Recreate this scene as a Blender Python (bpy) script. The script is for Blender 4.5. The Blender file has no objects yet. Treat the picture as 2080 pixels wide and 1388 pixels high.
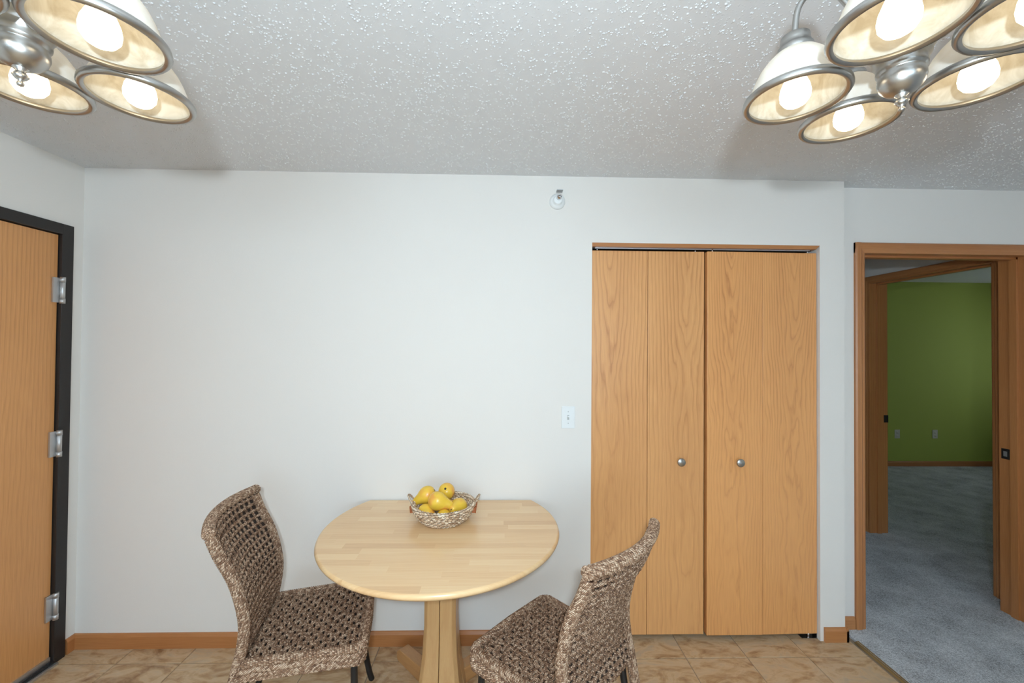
import bpy, math, random
from mathutils import Vector, Matrix
random.seed(7)
S = bpy.context.scene
COL = S.collection
PI = math.pi

# ------------------------------------------------------------------ camera
F_PX, YAW, PITCH, ROLL, CAM_H = 828.0, 0.0232, 0.0128, 0.0080, 1.540
def cam_axes():
    cy, sy, cp, sp = math.cos(YAW), math.sin(YAW), math.cos(PITCH), math.sin(PITCH)
    fwd = Vector((sy*cp, cy*cp, sp)); r = Vector((cy, -sy, 0)); u = r.cross(fwd)
    cr, sr = math.cos(ROLL), math.sin(ROLL)
    return cr*r + sr*u, -sr*r + cr*u, fwd
cam = bpy.data.objects.new('camera', bpy.data.cameras.new('camera'))
COL.objects.link(cam)
_r, _u, _f = cam_axes()
cam.matrix_world = Matrix(((_r.x, _u.x, -_f.x, 0), (_r.y, _u.y, -_f.y, 0), (_r.z, _u.z, -_f.z, CAM_H), (0, 0, 0, 1)))
cam.data.sensor_width = 36.0
cam.data.lens = 36.0 * F_PX / 2080.0
cam.data.clip_start = 0.05
S.camera = cam

# ------------------------------------------------------------------ light and exposure
S.view_settings.view_transform = 'Standard'
S.view_settings.look = 'None'
S.view_settings.exposure = 0.0
S.view_settings.gamma = 1.0
S.view_settings.use_curve_mapping = False
W = bpy.data.worlds.new('sky'); S.world = W; W.use_nodes = True
W.node_tree.nodes['Background'].inputs[0].default_value = (0.62, 0.78, 1.0, 1)
W.node_tree.nodes['Background'].inputs[1].default_value = 1.0
def light(name, kind, loc, energy, color=(1, 1, 1), rot=(0, 0, 0), size=0.1, size_y=None):
    d = bpy.data.lights.new(name, kind); d.energy = energy; d.color = color
    if kind == 'AREA':
        d.size = size
        if size_y: d.shape = 'RECTANGLE'; d.size_y = size_y
    else:
        d.shadow_soft_size = size
    o = bpy.data.objects.new(name, d); o.location = loc; o.rotation_euler = rot; COL.objects.link(o); return o
# the photographer's flash, just behind and above the lens
light('flash', 'POINT', (0.0, -0.22, 1.70), 101, (0.745, 0.895, 1.0), size=0.035)
# daylight through the window behind the camera and through the bedroom window
light('daylight', 'AREA', (0.2, -3.30, 1.45), 72, (0.60, 0.82, 1.0), rot=(PI/2, 0, 0), size=2.3, size_y=1.25)
light('bedroom_daylight', 'AREA', (7.05, 4.25, 1.45), 8, (0.85, 0.93, 1.0), rot=(PI/2, 0, PI/2), size=1.1, size_y=1.2)

# ------------------------------------------------------------------ room measures
D = 2.13           # long wall
XL = -2.149        # left wall
XE = 1.821         # end of the long wall
YD = 2.215         # wall with the open doorway
CH = 2.44
YB = -3.2          # wall behind the camera
XR = 3.6

# ------------------------------------------------------------------ node helpers
def mat(name):
    m = bpy.data.materials.new(name); m.use_nodes = True
    nt = m.node_tree; b = nt.nodes['Principled BSDF']; return m, nt, b
def N(nt, kind, **kw):
    n = nt.nodes.new(kind)
    for k, v in kw.items():
        if k in n.inputs: n.inputs[k].default_value = v
        else: setattr(n, k, v)
    return n
def L(nt, a, b): nt.links.new(a, b)
def ramp(nt, fac, stops, interp='LINEAR'):
    r = nt.nodes.new('ShaderNodeValToRGB'); r.color_ramp.interpolation = interp
    e = r.color_ramp.elements
    while len(e) < len(stops): e.new(0.5)
    for i, (p, c) in enumerate(stops): e[i].position = p; e[i].color = (*c, 1)
    L(nt, fac, r.inputs[0]); return r.outputs[0]
def math_(nt, op, a, b=None, c=None):
    n = nt.nodes.new('ShaderNodeMath'); n.operation = op
    for i, v in enumerate((a, b, c)):
        if v is None: continue
        if isinstance(v, (int, float)): n.inputs[i].default_value = v
        else: L(nt, v, n.inputs[i])
    return n.outputs[0]
def mixc(nt, fac, a, b, mode='MIX'):
    n = nt.nodes.new('ShaderNodeMix'); n.data_type = 'RGBA'; n.blend_type = mode
    for sock, v in ((n.inputs[0], fac), (n.inputs[6], a), (n.inputs[7], b)):
        if isinstance(v, (int, float)): sock.default_value = v
        elif isinstance(v, tuple): sock.default_value = (*v, 1) if len(v) == 3 else v
        else: L(nt, v, sock)
    return n.outputs[2]
def objcoord(nt, scale=(1, 1, 1), loc=(0, 0, 0)):
    t = nt.nodes.new('ShaderNodeTexCoord'); m = nt.nodes.new('ShaderNodeMapping')
    m.inputs['Scale'].default_value = scale; m.inputs['Location'].default_value = loc
    L(nt, t.outputs['Object'], m.inputs[0]); return m.outputs[0]
def noise(nt, vec, scale, detail=2, rough=0.5):
    n = N(nt, 'ShaderNodeTexNoise', Scale=scale, Detail=detail, Roughness=rough); L(nt, vec, n.inputs['Vector']); return n.outputs['Fac']
def bump(nt, b, h, strength, dist):
    n = N(nt, 'ShaderNodeBump', Strength=strength, Distance=dist); L(nt, h, n.inputs['Height']); L(nt, n.outputs[0], b.inputs['Normal'])
def plain(name, col, rough=0.5, metal=0.0, spec=None):
    m, nt, b = mat(name); b.inputs['Base Color'].default_value = (*col, 1)
    b.inputs['Roughness'].default_value = rough; b.inputs['Metallic'].default_value = metal
    if spec is not None: b.inputs['Specular IOR Level'].default_value = spec
    return m

def wall_paint(name, col):
    m, nt, b = mat(name); v = objcoord(nt)
    b.inputs['Base Color'].default_value = (*col, 1); b.inputs['Roughness'].default_value = 0.75
    b.inputs['Specular IOR Level'].default_value = 0.25
    bump(nt, b, noise(nt, v, 160, 3), 0.12, 0.002); return m
M_WALL = wall_paint('wall_paint', (0.80, 0.76, 0.71))
M_GREEN = wall_paint('green_paint', (0.40, 0.47, 0.10))
def ceiling_mat():
    m, nt, b = mat('ceiling_texture'); v = objcoord(nt)
    b.inputs['Base Color'].default_value = (0.69, 0.695, 0.705, 1); b.inputs['Roughness'].default_value = 0.5
    h = None
    for sc, thr in ((75.0, 0.35), (120.0, 0.45)):
        vo = N(nt, 'ShaderNodeTexVoronoi', Scale=sc); L(nt, v, vo.inputs['Vector'])
        wob = math_(nt, 'ADD', vo.outputs['Distance'], math_(nt, 'MULTIPLY', math_(nt, 'SUBTRACT', noise(nt, v, sc*3, 1), 0.5), 0.35))
        blob = ramp(nt, wob, [(0.08, (1, 1, 1)), (0.24, (0, 0, 0))])
        sel = nt.nodes.new('ShaderNodeSeparateColor'); L(nt, vo.outputs['Color'], sel.inputs[0])
        on = math_(nt, 'GREATER_THAN', sel.outputs[0], thr)
        k = math_(nt, 'MULTIPLY', math_(nt, 'MULTIPLY', blob, on), 75.0/sc)
        h = k if h is None else math_(nt, 'MAXIMUM', h, k)
    bump(nt, b, h, 0.5, 0.0010); return m
M_CEIL = ceiling_mat()

def oak(name, light_, dark, x0=0.0, cathedral=True, freq=95.0, t=0.11, zt=2.1, dmax=0.085, seed=0.0, rough=0.38, along='z', contrast=0.75):
    m, nt, b = mat(name)
    tc = nt.nodes.new('ShaderNodeTexCoord'); sp = nt.nodes.new('ShaderNodeSeparateXYZ'); L(nt, tc.outputs['Object'], sp.inputs[0])
    ax = {'z': (0, 1, 2), 'y': (0, 2, 1), 'x': (1, 2, 0)}[along]        # across, depth, along
    X, Y, Z = (sp.outputs[i] for i in ax)
    cm = nt.nodes.new('ShaderNodeCombineXYZ'); L(nt, X, cm.inputs[0]); L(nt, Y, cm.inputs[1]); L(nt, math_(nt, 'MULTIPLY', Z, 0.22), cm.inputs[2])
    off = nt.nodes.new('ShaderNodeVectorMath'); off.operation = 'ADD'; off.inputs[1].default_value = (seed*3.1, seed*1.7, seed*2.3); L(nt, cm.outputs[0], off.inputs[0])
    n1 = noise(nt, off.outputs[0], 7, 2); n2 = noise(nt, off.outputs[0], 26, 2)
    wob = math_(nt, 'ADD', math_(nt, 'MULTIPLY', math_(nt, 'SUBTRACT', n1, 0.5), 0.10), math_(nt, 'MULTIPLY', math_(nt, 'SUBTRACT', n2, 0.5), 0.030))
    if cathedral:
        d = math_(nt, 'MINIMUM', math_(nt, 'MULTIPLY', math_(nt, 'SUBTRACT', zt, Z), t), dmax)
    else:
        d = 0.10
    dd = math_(nt, 'ADD', d, wob)
    xx = math_(nt, 'SUBTRACT', X, x0)
    r = math_(nt, 'SQRT', math_(nt, 'ADD', math_(nt, 'MULTIPLY', xx, xx), math_(nt, 'MULTIPLY', dd, dd)))
    ring = math_(nt, 'FRACT', math_(nt, 'MULTIPLY', r, freq))
    g = ramp(nt, ring, [(0.0, (0.1, 0.1, 0.1)), (0.18, (0.75, 0.75, 0.75)), (0.7, (1, 1, 1)), (0.93, (0.55, 0.55, 0.55)), (1.0, (0.1, 0.1, 0.1))])
    fine = nt.nodes.new('ShaderNodeCombineXYZ'); L(nt, math_(nt, 'MULTIPLY', X, 420), fine.inputs[0]); L(nt, math_(nt, 'MULTIPLY', Y, 420), fine.inputs[1]); L(nt, math_(nt, 'MULTIPLY', Z, 9), fine.inputs[2])
    pores = noise(nt, fine.outputs[0], 1.0, 2)
    broad = noise(nt, off.outputs[0], 3.0, 1)
    if cathedral:
        vary = ramp(nt, noise(nt, off.outputs[0], 9, 2), [(0.35, (0.45, 0.45, 0.45)), (0.65, (1, 1, 1))])
        mr = N(nt, 'ShaderNodeMapRange'); L(nt, Z, mr.inputs[0]); mr.inputs[1].default_value = 0.9; mr.inputs[2].default_value = 1.6; mr.inputs[3].default_value = 0.45; mr.inputs[4].default_value = 1.0
        g = math_(nt, 'SUBTRACT', 1.0, math_(nt, 'MULTIPLY', math_(nt, 'SUBTRACT', 1.0, g), math_(nt, 'MULTIPLY', vary, mr.outputs[0])))
    fac = math_(nt, 'ADD', math_(nt, 'MULTIPLY', g, contrast*0.6), math_(nt, 'ADD', math_(nt, 'MULTIPLY', pores, 0.42), math_(nt, 'MULTIPLY', broad, 0.35)))
    col = ramp(nt, fac, [(0.30, dark), (0.95, light_)])
    L(nt, col, b.inputs['Base Color']); b.inputs['Roughness'].default_value = rough
    b.inputs['Coat Weight'].default_value = 0.25; b.inputs['Coat Roughness'].default_value = 0.25
    bump(nt, b, pores, 0.05, 0.001); return m
OL, OD = (0.56, 0.285, 0.105), (0.33, 0.125, 0.035)
M_TRIM = oak('oak_trim', (0.60, 0.27, 0.095), (0.36, 0.125, 0.036), cathedral=False, freq=60, contrast=0.35)
M_TRIM_H = oak('oak_trim_level', (0.60, 0.27, 0.095), (0.36, 0.125, 0.036), cathedral=False, freq=60, along='x', contrast=0.35)
M_TRIM_Y = oak('oak_trim_side', (0.60, 0.27, 0.095), (0.36, 0.125, 0.036), cathedral=False, freq=60, along='y', contrast=0.35)
M_BRONZE = plain('dark_bronze', (0.018, 0.015, 0.014), 0.45)
M_STEEL = plain('satin_steel', (0.58, 0.58, 0.58), 0.5, 1.0)
M_NICKEL = plain('brushed_nickel', (0.46, 0.45, 0.43), 0.33, 1.0)
M_ALU = plain('aluminium', (0.62, 0.64, 0.66), 0.4, 1.0)
M_BLACK = plain('black_metal', (0.012, 0.012, 0.013), 0.42)
M_RUBBER = plain('black_rubber', (0.010, 0.010, 0.010), 0.7)
M_WHITE = plain('white_plastic', (0.80, 0.81, 0.80), 0.35)
M_CHROME = plain('chrome', (0.75, 0.76, 0.78), 0.12, 1.0)
M_GROUT = plain('grout', (0.33, 0.25, 0.175), 0.9)
M_DARK = plain('closet_dark', (0.25, 0.24, 0.23), 0.9)

def tile_mat():
    m, nt, b = mat('slate_tile')
    t = nt.nodes.new('ShaderNodeTexCoord'); oi = nt.nodes.new('ShaderNodeObjectInfo')
    g = nt.nodes.new('ShaderNodeNewGeometry')
    add = nt.nodes.new('ShaderNodeVectorMath'); add.operation = 'ADD'; L(nt, g.outputs['Position'], add.inputs[0])
    sc = nt.nodes.new('ShaderNodeCombineXYZ')
    for i in range(3): L(nt, math_(nt, 'MULTIPLY', oi.outputs['Random'], 17.0 + 9*i), sc.inputs[i])
    L(nt, sc.outputs[0], add.inputs[1])
    mp = nt.nodes.new('ShaderNodeMapping'); mp.inputs['Scale'].default_value = (1.0, 2.2, 1.0); mp.inputs['Rotation'].default_value = (0, 0, 0.7)
    L(nt, add.outputs[0], mp.inputs[0])
    n1 = N(nt, 'ShaderNodeTexNoise', Scale=5.0, Detail=6.0, Roughness=0.62, Distortion=1.6); L(nt, mp.outputs[0], n1.inputs['Vector'])
    n2 = N(nt, 'ShaderNodeTexNoise', Scale=16.0, Detail=5.0, Roughness=0.65, Distortion=0.6); L(nt, mp.outputs[0], n2.inputs['Vector'])
    c1 = ramp(nt, n1.outputs['Fac'], [(0.30, (0.27, 0.135, 0.055)), (0.43, (0.46, 0.285, 0.145)), (0.54, (0.60, 0.415, 0.24)), (0.70, (0.47, 0.36, 0.25))])
    c2 = mixc(nt, math_(nt, 'MULTIPLY', ramp(nt, n2.outputs['Fac'], [(0.45, (0, 0, 0)), (0.75, (1, 1, 1))]), 0.5), c1, (0.66, 0.52, 0.36))
    L(nt, c2, b.inputs['Base Color']); b.inputs['Roughness'].default_value = 0.42
    bump(nt, b, n2.outputs['Fac'], 0.25, 0.003); return m
M_TILE = tile_mat()
def carpet_mat():
    m, nt, b = mat('carpet_pile'); v = objcoord(nt)
    f = noise(nt, v, 190, 3, 0.8); c = noise(nt, v, 5, 3, 0.6)
    k = math_(nt, 'ADD', math_(nt, 'MULTIPLY', f, 0.9), math_(nt, 'MULTIPLY', c, 0.35))
    L(nt, ramp(nt, k, [(0.44, (0.16, 0.165, 0.18)), (0.60, (0.58, 0.60, 0.63)), (0.76, (0.92, 0.94, 0.97))]), b.inputs['Base Color'])
    b.inputs['Roughness'].default_value = 1.0; b.inputs['Specular IOR Level'].default_value = 0.05
    b.inputs['Sheen Weight'].default_value = 0.2
    bump(nt, b, f, 1.0, 0.008); return m
M_CARPET = carpet_mat()

# ------------------------------------------------------------------ mesh helpers
class MB:
    def __init__(s): s.v = []; s.f = []; s.uv = []; s.sm = []
    def face(s, idx, uv=None, smooth=False): s.f.append(idx); s.uv.append(uv or [(0, 0)]*len(idx)); s.sm.append(smooth)
    def box(s, x0, x1, y0, y1, z0, z1):
        b = len(s.v)
        s.v += [(x0, y0, z0), (x1, y0, z0), (x1, y1, z0), (x0, y1, z0), (x0, y0, z1), (x1, y0, z1), (x1, y1, z1), (x0, y1, z1)]
        for q in ((0, 3, 2, 1), (4, 5, 6, 7), (0, 1, 5, 4), (1, 2, 6, 5), (2, 3, 7, 6), (3, 0, 4, 7)): s.face([b+i for i in q])
        return s
    def prism(s, poly, axis, a0, a1):
        """poly: 2-D outline in the two other axes (counter-clockwise), extruded along axis from a0 to a1"""
        n = len(poly); b = len(s.v)
        def put(p, a): return {'x': (a, p[0], p[1]), 'y': (p[0], a, p[1]), 'z': (p[0], p[1], a)}[axis]
        s.v += [put(p, a0) for p in poly] + [put(p, a1) for p in poly]
        s.face([b+i for i in range(n)][::-1]); s.face([b+n+i for i in range(n)])
        for i in range(n): j = (i+1) % n; s.face([b+i, b+j, b+n+j, b+n+i])
        return s
    def lathe(s, prof, n=32, c=(0, 0, 0), smooth=True, axis='z', caps=True):
        b = len(s.v); m = len(prof)
        for r, z in prof:
            for k in range(n):
                a = 2*PI*k/n; p = (r*math.cos(a), r*math.sin(a), z)
                if axis == 'y': p = (p[0], -p[2], p[1])
                if axis == 'x': p = (p[2], p[0], p[1])
                s.v.append((c[0]+p[0], c[1]+p[1], c[2]+p[2]))
        for i in range(m-1):
            for k in range(n):
                k2 = (k+1) % n
                s.face([b+i*n+k, b+i*n+k2, b+(i+1)*n+k2, b+(i+1)*n+k], [(k/n, i/m), ((k+1)/n, i/m), ((k+1)/n, (i+1)/m), (k/n, (i+1)/m)], smooth)
        if caps and prof[0][0] > 1e-5: s.face([b+k for k in range(n)][::-1])
        if caps and prof[-1][0] > 1e-5: s.face([b+(m-1)*n+k for k in range(n)])
        return s
    def tube(s, pts, rad, n=8, closed=False, u0=0.0):
        """round tube along pts; rad number or list; uv: u = length in metres, v = turn"""
        pts = [Vector(p) for p in pts]; m = len(pts); b = len(s.v)
        T = []
        for i in range(m):
            a = pts[(i-1) % m] if (closed or i > 0) else pts[i]; c = pts[(i+1) % m] if (closed or i < m-1) else pts[i]
            T.append((c-a).normalized())
        up = Vector((0, 0, 1)) if abs(T[0].z) < 0.9 else Vector((1, 0, 0))
        nrm = (up - T[0]*up.dot(T[0])).normalized(); u = u0; us = []
        for i in range(m):
            if i: u += (pts[i]-pts[i-1]).length
            us.append(u)
            nrm = (nrm - T[i]*nrm.dot(T[i])).normalized(); bn = T[i].cross(nrm)
            r = rad[i] if isinstance(rad, (list, tuple)) else rad
            for k in range(n):
                a = 2*PI*k/n; s.v.append(tuple(pts[i] + nrm*(r*math.cos(a)) + bn*(r*math.sin(a))))
        for i in range(m if closed else m-1):
            j = (i+1) % m; uj = us[j] if j else u + 0.005
            for k in range(n):
                k2 = (k+1) % n
                s.face([b+i*n+k, b+i*n+k2, b+j*n+k2, b+j*n+k], [(us[i], k/n), (us[i], (k+1)/n), (uj, (k+1)/n), (uj, k/n)], True)
        if not closed:
            s.face([b+k for k in range(n)][::-1]); s.face([b+(m-1)*n+k for k in range(n)])
        return s
    def build(s, name, m, parent=None, loc=None, rot=None, bevel=0, autosmooth=False):
        me = bpy.data.meshes.new(name); me.from_pydata(s.v, [], s.f); me.materials.append(m)
        uvl = me.uv_layers.new(name='UVMap'); flat = []
        for q in s.uv:
            for t in q: flat += [t[0], t[1]]
        uvl.data.foreach_set('uv', flat)
        me.polygons.foreach_set('use_smooth', s.sm); me.update()
        o = bpy.data.objects.new(name, me); COL.objects.link(o)
        if loc: o.location = loc
        if rot: o.rotation_euler = rot
        if parent: o.parent = parent
        if bevel:
            bv = o.modifiers.new('bevel', 'BEVEL'); bv.width = bevel; bv.segments = 2; bv.limit_method = 'ANGLE'
        return o
def smooth_path(P, n=8, closed=False):
    """Catmull-Rom through P"""
    P = [Vector(p) for p in P]; out = []; m = len(P)
    for i in range(m if closed else m-1):
        if closed: a, b, c, d = P[(i-1) % m], P[i], P[(i+1) % m], P[(i+2) % m]
        else: a, b, c, d = P[max(i-1, 0)], P[i], P[i+1], P[min(i+2, m-1)]
        for k in range(n):
            t = k/n; out.append(0.5*((2*b) + (c-a)*t + (2*a-5*b+4*c-d)*t*t + (3*b-a-3*c+d)*t**3))
    if not closed: out.append(P[-1])
    return out
def resample(P, step, closed=False):
    P = [Vector(p) for p in P]
    if closed: P = P + [P[0]]
    out = [P[0]]; acc = 0.0
    for i in range(1, len(P)):
        seg = (P[i]-P[i-1]).length; d = step - acc
        while d <= seg: out.append(P[i-1].lerp(P[i], d/seg)); d += step
        acc = seg - (d - step)
    return out
def coil(mb, path, R, pitch, rc, n=5, per=12, closed=False):
    """a strand wound round a path"""
    P = resample(path, pitch/per, closed); m = len(P); pts = []
    T0 = (P[1]-P[0]).normalized(); up = Vector((0, 0, 1)) if abs(T0.z) < 0.9 else Vector((1, 0, 0)); nrm = (up - T0*up.dot(T0)).normalized()
    for i in range(m):
        T = (P[min(i+1, m-1)]-P[max(i-1, 0)]).normalized(); nrm = (nrm - T*nrm.dot(T)).normalized(); bn = T.cross(nrm)
        a = 2*PI*i/per; pts.append(P[i] + nrm*(R*math.cos(a)) + bn*(R*math.sin(a)))
    mb.tube(pts, rc, n)
def twist(mb, path, r, off, pitch, strands=2, n=5, per=8, phase=0.0, closed=False):
    """a rope of strands twisted along a path"""
    P = resample(path, pitch/per, closed); m = len(P)
    T0 = (P[1]-P[0]).normalized(); up = Vector((0, 0, 1)) if abs(T0.z) < 0.9 else Vector((1, 0, 0)); n0 = (up - T0*up.dot(T0)).normalized()
    for s in range(strands):
        nrm = n0.copy(); pts = []
        for i in range(m):
            T = (P[min(i+1, m-1)]-P[max(i-1, 0)]).normalized(); nrm = (nrm - T*nrm.dot(T)).normalized(); bn = T.cross(nrm)
            a = 2*PI*(i/per + s/strands) + phase; pts.append(P[i] + nrm*(off*math.cos(a)) + bn*(off*math.sin(a)))
        mb.tube(pts, r, n, u0=random.random()*3)

def empty(name, loc=(0, 0, 0), rz=0.0, parent=None):
    o = bpy.data.objects.new(name, None); COL.objects.link(o); o.location = loc; o.rotation_euler = (0, 0, rz); o.empty_display_size = 0.05
    if parent: o.parent = parent
    return o
def tag(o, label=None, cat=None, group=None, kind=None):
    if label: o['label'] = label
    if cat: o['category'] = cat
    if group: o['group'] = group
    if kind: o['kind'] = kind
    return o
def st(o): o['kind'] = 'structure'; return o

# ================================================================== THE SETTING
# ---- walls
CO0, CO1, COZ = 0.468, 1.688, 2.092            # closet opening
w = MB()
w.box(XL-0.12, CO0, D, D+0.12, 0, CH); w.box(CO0, CO1, D, D+0.12, COZ, CH); w.box(CO1, XE, D, D+0.12, 0, CH)
st(w.build('wall_back', M_WALL))
DO0, DO1, DOZ = 2.005, 2.952, 2.075             # doorway opening
w = MB(); w.box(XE-0.10, DO0-0.012, YD, YD+0.12, 0, CH); w.box(DO0-0.012, DO1+0.012, YD, YD+0.12, DOZ+0.012, CH); w.box(DO1+0.012, XR+0.12, YD, YD+0.12, 0, CH)
st(w.build('wall_doorway', M_WALL))
EY0, EY1, EZ = 1.098, 2.022, 2.068              # entry door opening in the left wall
w = MB(); w.box(XL-0.14, XL, EY1+0.04, D, 0, CH); w.box(XL-0.14, XL, EY0-0.04, EY1+0.04, EZ+0.04, CH); w.box(XL-0.14, XL, YB, EY0-0.04, 0, CH)
st(w.build('wall_left', M_WALL))
WX0, WX1, WZ0, WZ1 = -1.0, 1.4, 0.80, 2.10      # window behind the camera
w = MB(); w.box(XL-0.14, WX0, YB-0.12, YB, 0, CH); w.box(WX1, XR+0.12, YB-0.12, YB, 0, CH); w.box(WX0, WX1, YB-0.12, YB, 0, WZ0); w.box(WX0, WX1, YB-0.12, YB, WZ1, CH)
st(w.build('wall_front', M_WALL))
st(MB().box(XR, XR+0.12, YB, YD, 0, CH).build('wall_right', M_WALL))
# closet inside
w = MB(); w.box(0.25, 1.82, 2.80, 2.86, 0, CH); w.box(0.25, 0.30, D+0.12, 2.80, 0, CH); w.box(1.77, 1.82, D+0.12, 2.80, 0, CH)
st(w.build('wall_closet', M_DARK))
# hall behind the doorway, bedroom beyond
HX = 3.09
w = MB(); w.box(1.82, 1.90, YD+0.12, 4.6, 0, CH); w.box(1.90, HX, 4.6, 4.7, 0, CH)
st(w.build('wall_hall', M_WALL))
HY0, HY1, HZ = 2.50, 3.353, 2.095
w = MB(); w.box(HX, HX+0.13, YD+0.12, HY0-0.014, 0, CH); w.box(HX, HX+0.13, HY0-0.014, HY1+0.014, HZ+0.014, CH); w.box(HX, HX+0.13, HY1+0.014, 5.27, 0, CH)
st(w.build('wall_hall_side', M_WALL))
BW0, BW1 = 3.65, 4.85
w = MB(); w.box(HX+0.13, 7.0, 5.27, 5.37, 0, CH); w.box(HX+0.131, HX+0.135, HY1+0.07, 5.27, 0, CH)
w.box(6.9, 7.0, YD+0.12, BW0, 0, CH); w.box(6.9, 7.0, BW1, 5.27, 0, CH); w.box(6.9, 7.0, BW0, BW1, 0, 0.85); w.box(6.9, 7.0, BW0, BW1, 2.1, CH)
w.box(XR+0.12, 7.0, YD, YD+0.12, 0, CH)
st(w.build('wall_bedroom', M_GREEN))
cl = st(MB().box(XL-0.2, 7.1, YB-0.2, 5.4, CH, CH+0.1).build('ceiling', M_CEIL))
# the sprayed texture over the dining area: tens of thousands of small plaster blobs
import numpy as np
rng = np.random.default_rng(5)
def blobs(x0, x1, y0, y1, per_m2):
    n = int((x1-x0)*(y1-y0)*per_m2); c = np.stack([rng.uniform(x0, x1, n), rng.uniform(y0, y1, n)], 1)
    k = int(n*0.45); src = c[rng.integers(0, n-k, k)]                       # part of them gather in little clusters
    c[n-k:] = src + rng.normal(0, 0.006, (k, 2)); c[:, 0] = np.clip(c[:, 0], x0, x1); c[:, 1] = np.clip(c[:, 1], y0, y1)
    return c
C_ = np.concatenate([blobs(XL+.006, XE, 0.25, D-.006, 4600), blobs(XE, XR, 0.25, YD-.006, 4600)]); nb = len(C_)
ang = np.arange(6)*PI/3; rx = rng.uniform(.0014, .0042, nb); ry = rx*rng.uniform(.6, 1.2, nb); th_ = rng.uniform(0, PI, nb); hh = np.minimum(rx, ry)*rng.uniform(.5, .9, nb)
V_ = np.zeros((nb, 13, 3))
for i, (sc_, hz) in enumerate(((1.0, 0.0), (0.62, 0.75))):
    ux, uy = np.cos(ang)[None, :]*rx[:, None]*sc_, np.sin(ang)[None, :]*ry[:, None]*sc_
    V_[:, i*6:i*6+6, 0] = C_[:, 0:1] + ux*np.cos(th_)[:, None] - uy*np.sin(th_)[:, None]
    V_[:, i*6:i*6+6, 1] = C_[:, 1:2] + ux*np.sin(th_)[:, None] + uy*np.cos(th_)[:, None]
    V_[:, i*6:i*6+6, 2] = CH - hz*hh[:, None]
V_[:, 12, :2] = C_; V_[:, 12, 2] = CH - hh
one = []
for k in range(6):
    l = (k+1) % 6; one += [k, 6+k, 6+l, k, 6+l, l, 6+k, 12, 6+l]
idx = (np.array(one)[None, :] + 13*np.arange(nb)[:, None]).ravel().astype(np.int32); nt_ = len(idx)//3
me = bpy.data.meshes.new('ceiling_blobs'); me.vertices.add(nb*13); me.vertices.foreach_set('co', V_.ravel().astype(np.float32))
me.loops.add(len(idx)); me.loops.foreach_set('vertex_index', idx); me.polygons.add(nt_)
me.polygons.foreach_set('loop_start', (np.arange(nt_)*3).astype(np.int32)); me.polygons.foreach_set('use_smooth', np.ones(nt_, bool))
me.update(calc_edges=True); me.materials.append(M_CEIL)
cb = bpy.data.objects.new('ceiling_blobs', me); COL.objects.link(cb); cb.parent = cl; cb['kind'] = 'stuff'
# ---- floor: slab, tiles, carpet
XS = 1.872                                      # where the tile meets the carpet
fl = st(MB().box(XL-0.2, XS, YB-0.2, 2.86, -0.08, -0.004).build('floor', M_GROUT))
PITCH_T, GX, GY = 0.308, -1.8466, 2.0229
cache = {}
xs = [GX + PITCH_T*i for i in range(-2, 14)]; ys = [GY + PITCH_T*j for j in range(-10, 3)]
for j in range(len(ys)-1):
    for i in range(len(xs)-1):
        a0, a1, b0, b1 = max(xs[i], XL), min(xs[i+1], XS-0.012), ys[j], min(ys[j+1], 2.60)
        if a1-a0 < 0.02: continue
        if b0 > D+0.05 and (a1 < CO0 or a0 > CO1): continue
        wx, wy = a1-a0-0.0045, b1-b0-0.0045; key = (round(wx, 4), round(wy, 4))
        if key not in cache:
            h, c = 0.0, 0.002; mb = MB()
            P = [(-wx/2, -wy/2), (wx/2, -wy/2), (wx/2, wy/2), (-wx/2, wy/2)]; Q = [(p[0]*(1-2*c/wx), p[1]*(1-2*c/wy)) for p in P]
            mb.v = [(*p, -0.008) for p in P] + [(*p, -0.0015) for p in P] + [(*q, 0.0) for q in Q]
            mb.face([8, 9, 10, 11])
            for k in range(4): l = (k+1) % 4; mb.face([k, l, 4+l, 4+k]); mb.face([4+k, 4+l, 8+l, 8+k])
            o = mb.build('tile', M_TILE, fl); cache[key] = o.data
        else:
            o = bpy.data.objects.new('tile', cache[key]); COL.objects.link(o); o.parent = fl
        o.location = ((a0+a1)/2, (b0+b1)/2, 0)
cp = MB(); cp.box(XS, XR, YB, YD, -0.08, 0.008); cp.box(1.905, HX, YD, 4.6, -0.08, 0.008); cp.box(HX, HX+0.13, HY0, HY1, -0.08, 0.008); cp.box(HX+0.13, 6.9, YD+0.12, 5.27, -0.08, 0.008)
tag(cp.build('carpet', M_CARPET), 'grey cut-pile carpet running through the doorway', 'carpet', kind='stuff')
tag(MB().prism([(XS-0.014, 0.0), (XS+0.010, 0.0), (XS+0.008, 0.010), (XS-0.006, 0.006)], 'y', YB, D-0.013).build('trim_1', plain('brass_strip', (0.30, 0.20, 0.085), 0.45, 0.6)), 'thin brown transition strip between floor tiles and carpet', 'trim', kind='structure')

# ---- baseboards (bevelled top)
def base_profile(t=0.012, h=0.074): return [(0, 0), (t, 0), (t, h-0.016), (t*0.55, h-0.002), (0, h)]
def bb_x(name, x0, x1, y, m=None):              # on a wall facing -y
    mb = MB(); mb.prism([(y-p[0], p[1]) for p in base_profile()][::-1], 'x', x0, x1); return st(mb.build(name, m or M_TRIM_H))
def bb_y(name, y0, y1, x, sgn=1):
    mb = MB(); pr = [(x+sgn*p[0], p[1]) for p in base_profile()]; mb.prism(pr if sgn < 0 else pr[::-1], 'y', y0, y1); return st(mb.build(name, M_TRIM_Y))
bb_x('baseboard_back', XL, CO0-0.004, D)
bb_x('baseboard_back', CO1+0.018, XE+0.012, D)
bb_y('baseboard_left', EY1+0.062, D, XL)
bb_y('baseboard_left', YB, EY0-0.062, XL)
bb_y('baseboard_corner', D-0.012, YD, XE)
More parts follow.
